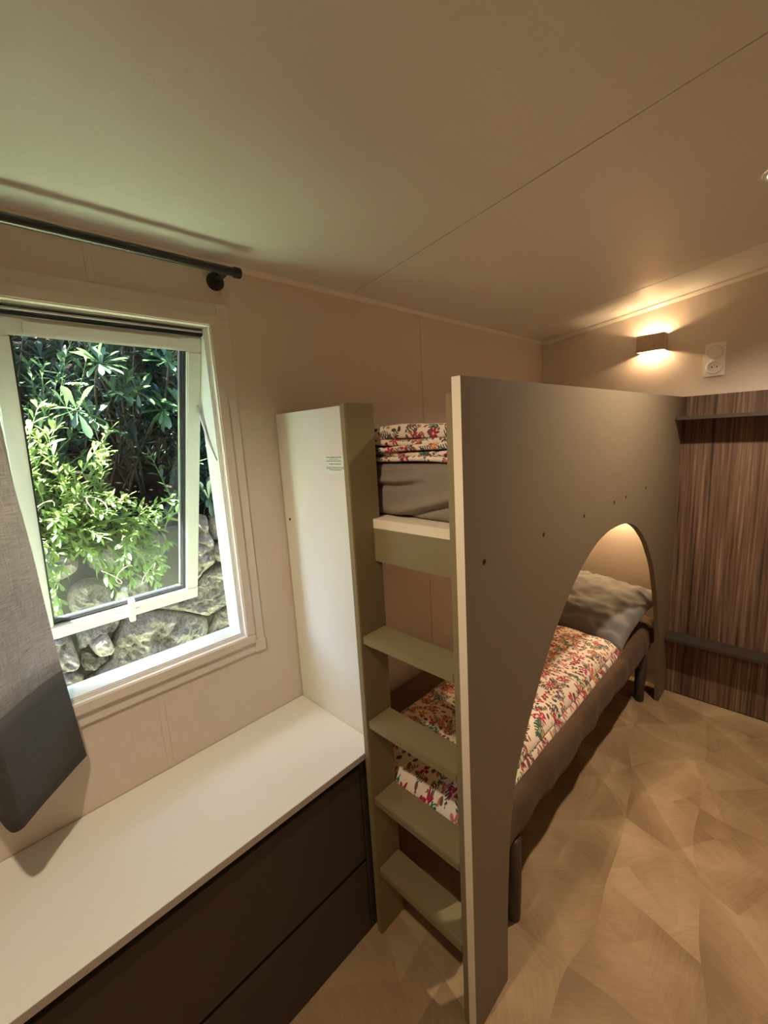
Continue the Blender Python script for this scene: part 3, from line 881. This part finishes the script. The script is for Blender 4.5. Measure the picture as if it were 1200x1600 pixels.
# switch and socket plate
sw = empty('switch_socket_plate', (0.84, D, 1.6695), 'white double plate with round switch above a round socket on the end wall', 'switch plate')
sx0, sx1, sz0, sz1 = 0.7998, 0.8798, 1.6695, 1.8205
box('plate', sx0, sx1, D - 0.011, D - 0.0005, sz0, sz1, 'plastic_white', sw, 0.002)
cxs = (sx0 + sx1) / 2
bm = bmesh.new(); disc_ring(bm, (cxs, D - 0.011, sz1 - 0.042), (0, -1, 0), [(0.032, 0.0), (0.032, 0.006), (0.030, 0.007), (0.0285, 0.003), (0.0275, 0.003), (0.0265, 0.009), (0, 0.010)], 32); finish(bm, 'switch_button', 'plastic_white', sw)
bm = bmesh.new(); disc_ring(bm, (cxs, D - 0.011, sz0 + 0.042), (0, -1, 0), [(0.032, 0.0), (0.032, 0.006), (0.030, 0.008), (0.023, 0.008), (0.021, 0.0005), (0, 0.0005)], 32); so = finish(bm, 'socket', 'plastic_white', sw)
for dx in (-0.0095, 0.0095):
    bm = bmesh.new(); disc_ring(bm, (cxs + dx, D - 0.0115, sz0 + 0.042), (0, -1, 0), [(0, 0.0004), (0.0028, 0.0004), (0.0030, 0.0)], 12); finish(bm, 'pin_hole', 'hole_dark', so)
bm = bmesh.new(); disc_ring(bm, (cxs, D - 0.0115, sz0 + 0.052), (0, -1, 0), [(0.0024, 0.0), (0.0024, 0.010), (0, 0.0115)], 12); finish(bm, 'earth_pin', 'steel', so)

# ------------------------------------------------------------------ ceiling spots
def ceiling_spot(x, y, label, watts, size):
    z = zc(x)
    ax = Vector((SL, 0, -1)).normalized()
    s = empty('ceiling_spot', (x, y, z), label, 'ceiling light', 'ceiling spots')
    c = (x, y, z - 0.0005)
    bm = bmesh.new(); disc_ring(bm, c, ax, [(0.040, 0.0), (0.040, 0.004), (0.037, 0.006), (0.030, 0.005), (0.028, 0.0015)], 36); finish(bm, 'trim_ring', 'plastic_white', s)
    bm = bmesh.new(); disc_ring(bm, c, ax, [(0.028, 0.0012), (0.026, 0.004), (0, 0.005)], 36); finish(bm, 'lens', 'bulb_glow', s)
    ld = bpy.data.lights.new('spot_light', 'SPOT'); ld.energy = watts; ld.color = WARM
    ld.spot_size = math.radians(size); ld.spot_blend = 0.6; ld.shadow_soft_size = 0.028
    lo = bpy.data.objects.new('spot_light', ld); COL.objects.link(lo); lo.parent = s
    lo.location = ax * 0.02
    lo.rotation_euler = ax.to_track_quat('-Z', 'Y').to_euler()
    return s
ceiling_spot(1.082, 0.930, 'round recessed ceiling spot at the right edge of the picture', SPOT_FAR_W, 150)
ceiling_spot(0.66, -0.84, 'round recessed ceiling spot above the window counter', SPOT_NEAR_W, 150)

# ------------------------------------------------------------------ garden: ground, stone wall, planting
gr = box('ground', -9.0, -0.082, -7.0, 7.0, -0.45, -0.35, 'lawn'); tag(gr, 'grass strip between the cabin and the stone wall', 'ground', kind='structure')
WX = -0.90
gw = box('wall_garden', WX - 0.30, WX - 0.062, -3.0, 3.0, -0.35, 1.10, 'mortar'); tag(gw, 'rough rubble stone retaining wall outside the window', 'wall', kind='structure')
F_ = 670.87
def at_x(px, py, X):
    d_ = cf + cr * ((px - 600) / F_) + cu * ((800 - py) / F_)
    t = (X - CAM.x) / d_.x
    p = CAM + d_ * t
    return (p.y, p.z)
def stone_mesh(poly, depth, seed, rings=6, nr=30, rough=1.0):
    # resample the outline
    P = [Vector(p) for p in poly]
    seg = [(P[i], P[(i + 1) % len(P)]) for i in range(len(P))]
    tot = sum((b - a).length for a, b in seg)
    rim = []
    for k in range(nr):
        s = tot * k / nr
        for a, b in seg:
            l = (b - a).length
            if s <= l: rim.append(a.lerp(b, s / l)); break
            s -= l
    for _ in range(1):
        rim = [(rim[i - 1] + rim[i] * 3 + rim[(i + 1) % nr]) / 5 for i in range(nr)]
    c = sum(rim, Vector((0, 0))) / nr
    bm = bmesh.new(); R_ = []
    for q in range(rings + 1):
        rho = 1 - q / (rings + 0.6)
        row = []
        for k in range(nr):
            p = c + (rim[k] - c) * rho
            hgt = depth * (1 - rho ** 7)
            nn = nz((p.x + seed, p.y, seed * 1.7), 7) * 0.5 + nz((p.x, p.y + seed, seed), 19) * 0.32 + nz((p.x, p.y, seed), 48) * 0.22
            x = WX - 0.045 + hgt + nn * 0.105 * rough * (1 - rho ** 6)
            row.append(bm.verts.new((x, p.x, p.y)))
        R_.append(row)
    for a, b in zip(R_, R_[1:]):
        for k in range(nr): bm.faces.new((a[k], a[(k + 1) % nr], b[(k + 1) % nr], b[k]))
    bm.faces.new(R_[-1])
    back = [bm.verts.new((WX - 0.12, v.co.y, v.co.z)) for v in R_[0]]
    for k in range(nr): bm.faces.new((back[k], back[(k + 1) % nr], R_[0][(k + 1) % nr], R_[0][k]))
    bm.faces.new(back)
    return bm
c3 = lambda L: [at_x(80 + x / 3.53, 900 + y / 3.53, WX) for x, y in L]
c4 = lambda L: [at_x(280 + x / 3.02, 500 + y / 3.02, WX) for x, y in L]
traced = [
    (c3([(-40, 400), (10, 365), (60, 345), (120, 350), (150, 430), (170, 490), (150, 520), (60, 560), (-10, 520)]), 0.055, 5),
    (c3([(20, 600), (70, 562), (150, 530), (195, 560), (180, 640), (110, 690), (40, 700)]), 0.05, 5),
    (c3([(210, 375), (300, 305), (325, 335), (355, 400), (330, 430), (265, 455), (235, 420)]), 0.06, 5),
    (c3([(370, 330), (420, 250), (560, 200), (680, 190), (760, 215), (880, 240), (890, 310), (860, 380), (780, 420), (640, 490), (540, 540), (430, 600), (200, 720), (170, 650), (190, 590), (340, 490)]), 0.075, 12),
    (c3([(935, 205), (1020, 150), (1100, 170), (1110, 320), (1040, 350), (940, 370), (885, 385), (880, 345)]), 0.055, 6),
    (c3([(560, 190), (720, 140), (830, 50), (960, 10), (1060, 40), (1040, 130), (930, 192), (890, 236), (760, 207)]), 0.05, 7),
    (c3([(150, 340), (230, 300), (380, 240), (400, 262), (362, 325), (300, 298), (215, 365), (170, 430)]), 0.03, 5),
    (c3([(180, 440), (230, 440), (270, 470), (330, 450), (335, 480), (260, 530), (200, 545), (178, 500)]), 0.02, 5),
    (c4([(60, 930), (105, 920), (148, 925), (150, 990), (180, 1045), (180, 1100), (190, 1150), (130, 1200), (70, 1270), (20, 1270), (30, 1000)]), 0.05, 8),
    (c4([(160, 930), (220, 910), (260, 900), (270, 1030), (175, 1045), (152, 1000)]), 0.045, 5),
    (c4([(172, 1062), (262, 1040), (280, 1140), (198, 1148), (165, 1110)]), 0.055, 5),
    (c4([(195, 1165), (300, 1155), (320, 1330), (180, 1395), (90, 1385), (70, 1290), (140, 1205)]), 0.045, 8),
]
def inside(p, poly, grow=1.0):
    c = [sum(q[i] for q in poly) / len(poly) for i in (0, 1)]
    x, y = c[0] + (p[0] - c[0]) / grow, c[1] + (p[1] - c[1]) / grow
    r = False; n = len(poly)
    for i in range(n):
        (x1, y1), (x2, y2) = poly[i], poly[(i + 1) % n]
        if (y1 > y) != (y2 > y) and x < (x2 - x1) * (y - y1) / (y2 - y1) + x1: r = not r
    return r
ns = 0
for i, (pl, dp, rg) in enumerate(traced):
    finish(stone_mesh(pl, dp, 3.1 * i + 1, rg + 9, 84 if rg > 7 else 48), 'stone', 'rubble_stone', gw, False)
# the rest of the rubble, jittered courses that keep clear of the stones above
rs = random.Random(11)
row = 0
z = -0.25
while z < 1.02:
    hrow = rs.uniform(0.13, 0.20)
    y = -1.7 + rs.uniform(0, 0.15)
    while y < 1.6:
        w = rs.uniform(0.14, 0.30)
        cyy, czz = y + w / 2, z + hrow / 2
        poly = []
        for k in range(10):
            a = k / 10 * 2 * math.pi
            ca, sa = math.cos(a), math.sin(a)
            e = (abs(ca) ** 3 + abs(sa) ** 3) ** (-1 / 3)
            poly.append((cyy + ca * e * w * 0.48 * rs.uniform(0.82, 1.03), czz + sa * e * hrow * 0.48 * rs.uniform(0.82, 1.05)))
        if not any(inside(q, t[0], 1.05) for t in traced for q in poly + [(cyy, czz)]):
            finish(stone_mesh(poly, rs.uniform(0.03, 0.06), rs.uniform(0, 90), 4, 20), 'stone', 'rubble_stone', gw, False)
        y += w
    z += hrow

# earth bank above the wall
bm = bmesh.new(); NXb, NYb = 26, 40; G_ = []
for i in range(NXb + 1):
    rowv = []
    for j in range(NYb + 1):
        x = WX - 0.04 - 4.5 * (i / NXb) ** 1.3; y = -3.5 + 7.0 * j / NYb
        zz = 1.10 + (WX - x) * 0.42 + max(0, -1.9 - x) * 0.5 + 0.05 * nz((x * 2, y * 2, 0), 1.5) * min(1, i / 2)
        rowv.append(bm.verts.new((x, y, zz)))
    G_.append(rowv)
for i in range(NXb):
    for j in range(NYb): bm.faces.new((G_[i][j], G_[i][j + 1], G_[i + 1][j + 1], G_[i + 1][j]))
lowb = [bm.verts.new((v.co.x, v.co.y, 0.0)) for v in (G_[0][0], G_[0][-1], G_[-1][-1], G_[-1][0])]
bk = finish(bm, 'garden_bank', 'soil', None, True); tag(bk, 'dark earth bank rising behind the stone wall', 'bank', kind='structure')

# leaves -------------------------------------------------------------
def leaf_bm(bm, M, L, W, kind, curl):
    st = [0.0, 0.15, 0.35, 0.55, 0.72, 0.88, 1.0]
    prof = {'lance': [0.10, 0.5, 0.86, 1.0, 0.82, 0.46, 0.0], 'spoon': [0.10, 0.2, 0.46, 0.78, 1.0, 0.82, 0.0]}[kind]
    rows = []
    for t, w in zip(st, prof):
        y = L * t; zc_ = -curl * L * t * t
        ww = W * w / 2
        if w == 0.0: rows.append([bm.verts.new(M @ Vector((0, y, zc_)))])
        else: rows.append([bm.verts.new(M @ Vector((-ww, y, zc_ + ww * 0.35))), bm.verts.new(M @ Vector((0, y, zc_))), bm.verts.new(M @ Vector((ww, y, zc_ + ww * 0.35)))])
    for a, b in zip(rows, rows[1:]):
        if len(b) == 3:
            bm.faces.new((a[0], a[1], b[1], b[0])); bm.faces.new((a[1], a[2], b[2], b[1]))
        else:
            bm.faces.new((a[0], a[1], b[0])); bm.faces.new((a[1], a[2], b[0]))
LEAF = {}
def leaf_mesh(key, mat):
    kk = key + (mat,)
    if kk not in LEAF:
        bm = bmesh.new(); leaf_bm(bm, Matrix.Identity(4), *key)
        me = bpy.data.meshes.new('leaf'); bm.to_mesh(me); bm.free(); setm(me, mat)
        for p in me.polygons: p.use_smooth = True
        LEAF[kk] = me
    return LEAF[kk]
def bez(p0, p1, p2, n):
    p0, p1, p2 = Vector(p0), Vector(p1), Vector(p2)
    return [p0 * (1 - t) ** 2 + p1 * 2 * t * (1 - t) + p2 * t * t for t in [i / n for i in range(n + 1)]]
def orient(d_, roll, upv=Vector((0, 0, 1))):
    """matrix whose +Y runs along d_"""
    y = d_.normalized(); x = y.cross(upv)
    if x.length < 1e-3: x = Vector((1, 0, 0))
    x.normalize(); z_ = x.cross(y)
    M = Matrix((x, y, z_)).transposed()
    return (M @ Matrix.Rotation(roll, 3, 'Y')).to_4x4()
def plant(name, label, cat, base, stems, leaves, lmat, smat, group=None, cap=300):
    """stems: (points, radius); leaves: (matrix, key)"""
    e = empty(name, base, label, cat, group)
    for pts, r in stems:
        bm = bmesh.new(); tube(bm, pts, [r * (1 - 0.6 * i / (len(pts) - 1)) for i in range(len(pts))], 5)
        finish(bm, 'stem', smat, e, True)
    leaves.sort(key=lambda q: (q[0].translation - CAM).length)
    b = Vector(base)
    for M, key in leaves[:cap]:
        o = bpy.data.objects.new('leaf', leaf_mesh(key, lmat)); COL.objects.link(o); o.parent = e
        o.matrix_local = Matrix.Translation(-b) @ M
    if len(leaves) > cap:
        bm = bmesh.new()
        for M, key in leaves[cap:]: leaf_bm(bm, M, *key)
        f = finish(bm, 'foliage', lmat, e, True); f['kind'] = 'stuff'
    return e
def sprig_leaves(pts, rng, keys, t0=0.2, step=0.019, spread=0.9, tip=True):
    out = []
    L = 0.0; nxt = 0.0; a = rng.uniform(0, 6)
    tot = sum((q - p).length for p, q in zip(pts, pts[1:]))
    for p, q in zip(pts, pts[1:]):
        l = (q - p).length; d_ = (q - p).normalized()
        while nxt <= L + l:
            if nxt / tot >= t0:
                c = p + d_ * (nxt - L)
                s = d_.orthogonal().normalized(); s = Matrix.Rotation(a, 3, d_) @ s
                k = nxt / tot
                dirv = d_ * (0.55 + 0.6 * k) + s * spread * rng.uniform(0.7, 1.15) + Vector((0, 0, 0.12))
                sc = rng.uniform(0.75, 1.15) * (0.8 + 0.3 * math.sin(k * 3.1))
                out.append((Matrix.Translation(c) @ orient(dirv, rng.uniform(-0.5, 0.5)) @ Matrix.Scale(sc, 4), rng.choice(keys)))
                a += 2.4
            nxt += step * rng.uniform(0.75, 1.3)
        L += l
    if tip:
        d_ = (pts[-1] - pts[-2]).normalized()
        for k in range(5):
            s = Matrix.Rotation(k * 1.257 + a, 3, d_) @ d_.orthogonal().normalized()
            out.append((Matrix.Translation(pts[-1]) @ orient(d_ * 0.9 + s * 0.7, 0) @ Matrix.Scale(rng.uniform(0.6, 0.9), 4), rng.choice(keys)))
    return out
BK = [(0.060, 0.018, 'spoon', 0.15), (0.054, 0.016, 'lance', 0.2), (0.066, 0.018, 'lance', 0.1), (0.050, 0.018, 'spoon', 0.05)]
rp = random.Random(21)
def sunny(label, base, tips, mat='leaf_bright'):
    st, lv = [], []
    for tp_ in tips:
        b = Vector(base) + Vector((rp.uniform(-0.10, 0.06), rp.uniform(-0.10, 0.10), 0))
        t = Vector(tp_)
        mid = (b + t) / 2 + Vector((rp.uniform(-0.02, 0.06), rp.uniform(-0.05, 0.05), 0.10 + 0.12 * max(0, 1.25 - t.z)))
        pts = bez(b, mid, t, 9)
        st.append((pts, 0.0032)); lv += sprig_leaves(pts, rp, BK)
    return plant('leafy_shrub', label, 'shrub', base, st, lv, mat, 'stem_green', 'leafy shrubs over the stone wall')
def fan(n, y0, y1, z0, z1, x0=-0.95, x1=-0.72):
    return [(rp.uniform(x0, x1), rp.uniform(y0, y1), rp.uniform(z0, z1)) for _ in range(n)]
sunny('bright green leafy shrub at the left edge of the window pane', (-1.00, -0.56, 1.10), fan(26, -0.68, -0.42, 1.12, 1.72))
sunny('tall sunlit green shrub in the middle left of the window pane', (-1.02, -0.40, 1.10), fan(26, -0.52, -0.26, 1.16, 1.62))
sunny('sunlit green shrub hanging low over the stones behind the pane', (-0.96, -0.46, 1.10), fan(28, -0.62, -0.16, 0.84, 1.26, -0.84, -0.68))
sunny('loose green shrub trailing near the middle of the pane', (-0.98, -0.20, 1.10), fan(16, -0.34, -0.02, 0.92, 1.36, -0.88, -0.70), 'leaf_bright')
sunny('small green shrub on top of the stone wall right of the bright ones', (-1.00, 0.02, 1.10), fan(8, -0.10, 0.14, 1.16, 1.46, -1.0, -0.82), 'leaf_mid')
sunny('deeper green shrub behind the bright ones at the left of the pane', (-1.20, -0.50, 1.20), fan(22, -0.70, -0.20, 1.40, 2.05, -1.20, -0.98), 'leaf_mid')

DK = [(0.110, 0.029, 'spoon', 0.12), (0.095, 0.026, 'spoon', 0.2), (0.120, 0.031, 'spoon', 0.05)]
rd = random.Random(5)
def whorl(label, base, tips, mat='leaf_dark', n=9):
    st, lv = [], []
    for tp_ in tips:
        b = Vector(base) + Vector((rd.uniform(-0.1, 0.1), rd.uniform(-0.12, 0.12), 0)); t = Vector(tp_)
        pts = bez(b, (b + t) / 2 + Vector((rd.uniform(-0.05, 0.05), rd.uniform(-0.08, 0.08), 0.08)), t, 7)
        st.append((pts, 0.006))
        for c, d_ in ((pts[-1], pts[-1] - pts[-2]), (pts[-2] + Vector((rd.uniform(-.06, .06), rd.uniform(-.06, .06), rd.uniform(-.05, .05))), pts[-1] - pts[-2] + Vector((rd.uniform(-.05, .05), rd.uniform(-.05, .05), 0))), (pts[-4] + Vector((rd.uniform(-.08, .08), rd.uniform(-.08, .08), rd.uniform(-.05, .05))), Vector((rd.uniform(.1, .5), rd.uniform(-.5, .5), 0.5)))):
            d_ = d_.normalized(); a0 = rd.uniform(0, 6)
            for k in range(n):
                s = Matrix.Rotation(a0 + k * 2.4, 3, d_) @ d_.orthogonal().normalized()
                lv.append((Matrix.Translation(c) @ orient(s + d_ * rd.uniform(0.1, 0.75), rd.uniform(-0.3, 0.3)) @ Matrix.Scale(rd.uniform(0.7, 1.1), 4), rd.choice(DK)))
    return plant('whorled_shrub', label, 'shrub', base, st, lv, mat, 'stem_brown', 'dark shrubs on the bank')
def fan2(n, y0, y1, z0, z1, x0, x1): return [(rd.uniform(x0, x1), rd.uniform(y0, y1), rd.uniform(z0, z1)) for _ in range(n)]
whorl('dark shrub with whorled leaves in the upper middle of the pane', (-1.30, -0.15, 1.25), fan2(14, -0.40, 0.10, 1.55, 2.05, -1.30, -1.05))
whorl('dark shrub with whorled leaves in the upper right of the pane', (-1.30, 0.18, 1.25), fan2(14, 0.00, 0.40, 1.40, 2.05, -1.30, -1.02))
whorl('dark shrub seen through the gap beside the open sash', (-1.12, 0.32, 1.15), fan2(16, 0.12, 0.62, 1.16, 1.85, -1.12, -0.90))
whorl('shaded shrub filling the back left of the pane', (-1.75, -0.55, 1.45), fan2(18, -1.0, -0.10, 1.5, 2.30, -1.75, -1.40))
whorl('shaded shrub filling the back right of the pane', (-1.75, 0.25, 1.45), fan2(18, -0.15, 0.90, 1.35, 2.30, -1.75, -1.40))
# overhanging crown added mostly above the view to keep the right half in shade
whorl('overhanging dark shrub added above the view to shade its right half', (-1.55, 0.05, 1.40), fan2(26, -0.30, 0.80, 2.02, 2.45, -1.55, -0.70), n=11)
whorl('large leaved sprig catching light at the top middle of the pane', (-1.10, -0.30, 1.55), [(-0.90, *at_x(155, 568, -0.90)), (-0.86, *at_x(120, 640, -0.86))], 'leaf_mid', n=9)
whorl('large leaved sprig catching light at the top right of the pane', (-1.10, 0.05, 1.55), [(-0.92, *at_x(262, 565, -0.92)), (-0.96, *at_x(215, 612, -0.96)), (-0.98, *at_x(255, 640, -0.98))], 'leaf_mid', n=9)
# far hedge that closes the view, plus an added overhead canopy
bm = bmesh.new(); rh = random.Random(9)
for k in range(15000):
    if k < 9000: p = Vector((rh.uniform(-2.35, -1.9), rh.uniform(-1.5, 1.9), rh.uniform(1.45, 2.8)))
    else: p = Vector((rh.uniform(-2.6, -1.02), rh.uniform(-2.2, 1.4), rh.uniform(2.45, 3.0)))  # unseen leaf canopy added overhead to keep sun off the bank
    leaf_bm(bm, Matrix.Translation(p) @ orient(Vector((rh.uniform(-.2, 1), rh.uniform(-1, 1), rh.uniform(-.6, .8))), rh.uniform(-1, 1)) @ Matrix.Scale(rh.uniform(0.9, 1.7), 4), *rh.choice(DK))
he = finish(bm, 'hedge_and_shade_leaves', 'leaf_dark', None, True); tag(he, 'dense dark hedge leaves closing the view, with unseen leaves added above for shade', 'hedge', kind='stuff')

# white daisy above the bright shrub
dp = Vector((-0.86, *at_x(120, 600, -0.86)))
da = empty('daisy', dp + Vector((0, 0.02, -0.26)), 'white daisy flower rising above the bright shrub', 'flower')
bm = bmesh.new(); tube(bm, bez(dp + Vector((-0.03, 0.05, -0.26)), dp + Vector((0.01, 0.03, -0.12)), dp, 8), 0.0016, 5); finish(bm, 'stem', 'stem_green', da, True)
for k in range(15):
    a = k * 2 * math.pi / 15
    bm = bmesh.new(); leaf_bm(bm, Matrix.Translation(dp) @ orient(Vector((math.cos(a), math.sin(a), 0.18)), 0), 0.040, 0.013, 'spoon', 0.22)
    finish(bm, 'petal', 'petal_white', da, True)
bm = bmesh.new(); disc_ring(bm, dp, (0, 0, 1), [(0.007, -0.001), (0.007, 0.003), (0.004, 0.006), (0, 0.007)], 12); finish(bm, 'flower_centre', 'petal_centre', da, True)
# dry curling stalks among the shrubs
rt_ = random.Random(31)
for lbl, px, py in (('pale dry stalk curling at the left of the pane', 60, 800), ('pale dry stalk lying across the bright shrub', 150, 790), ('pale dry stalk hanging low in the pane', 185, 900), ('pale dry stalk curling at the lower right of the pane', 232, 895)):
    p = Vector((-0.70, *at_x(px, py, -0.70)))
    pts = [p + Vector((0.01 * math.sin(t * 9), 0.07 * (t - 0.5) + 0.018 * math.cos(t * 10 + px), 0.035 * math.sin(t * 7 + py))) for t in [i / 16 for i in range(17)]]
    bm = bmesh.new(); tube(bm, pts, 0.0017, 5)
    tag(finish(bm, 'dry_stalk', 'dry_stem', None, True), lbl, 'stalk', 'dry stalks among the shrubs')
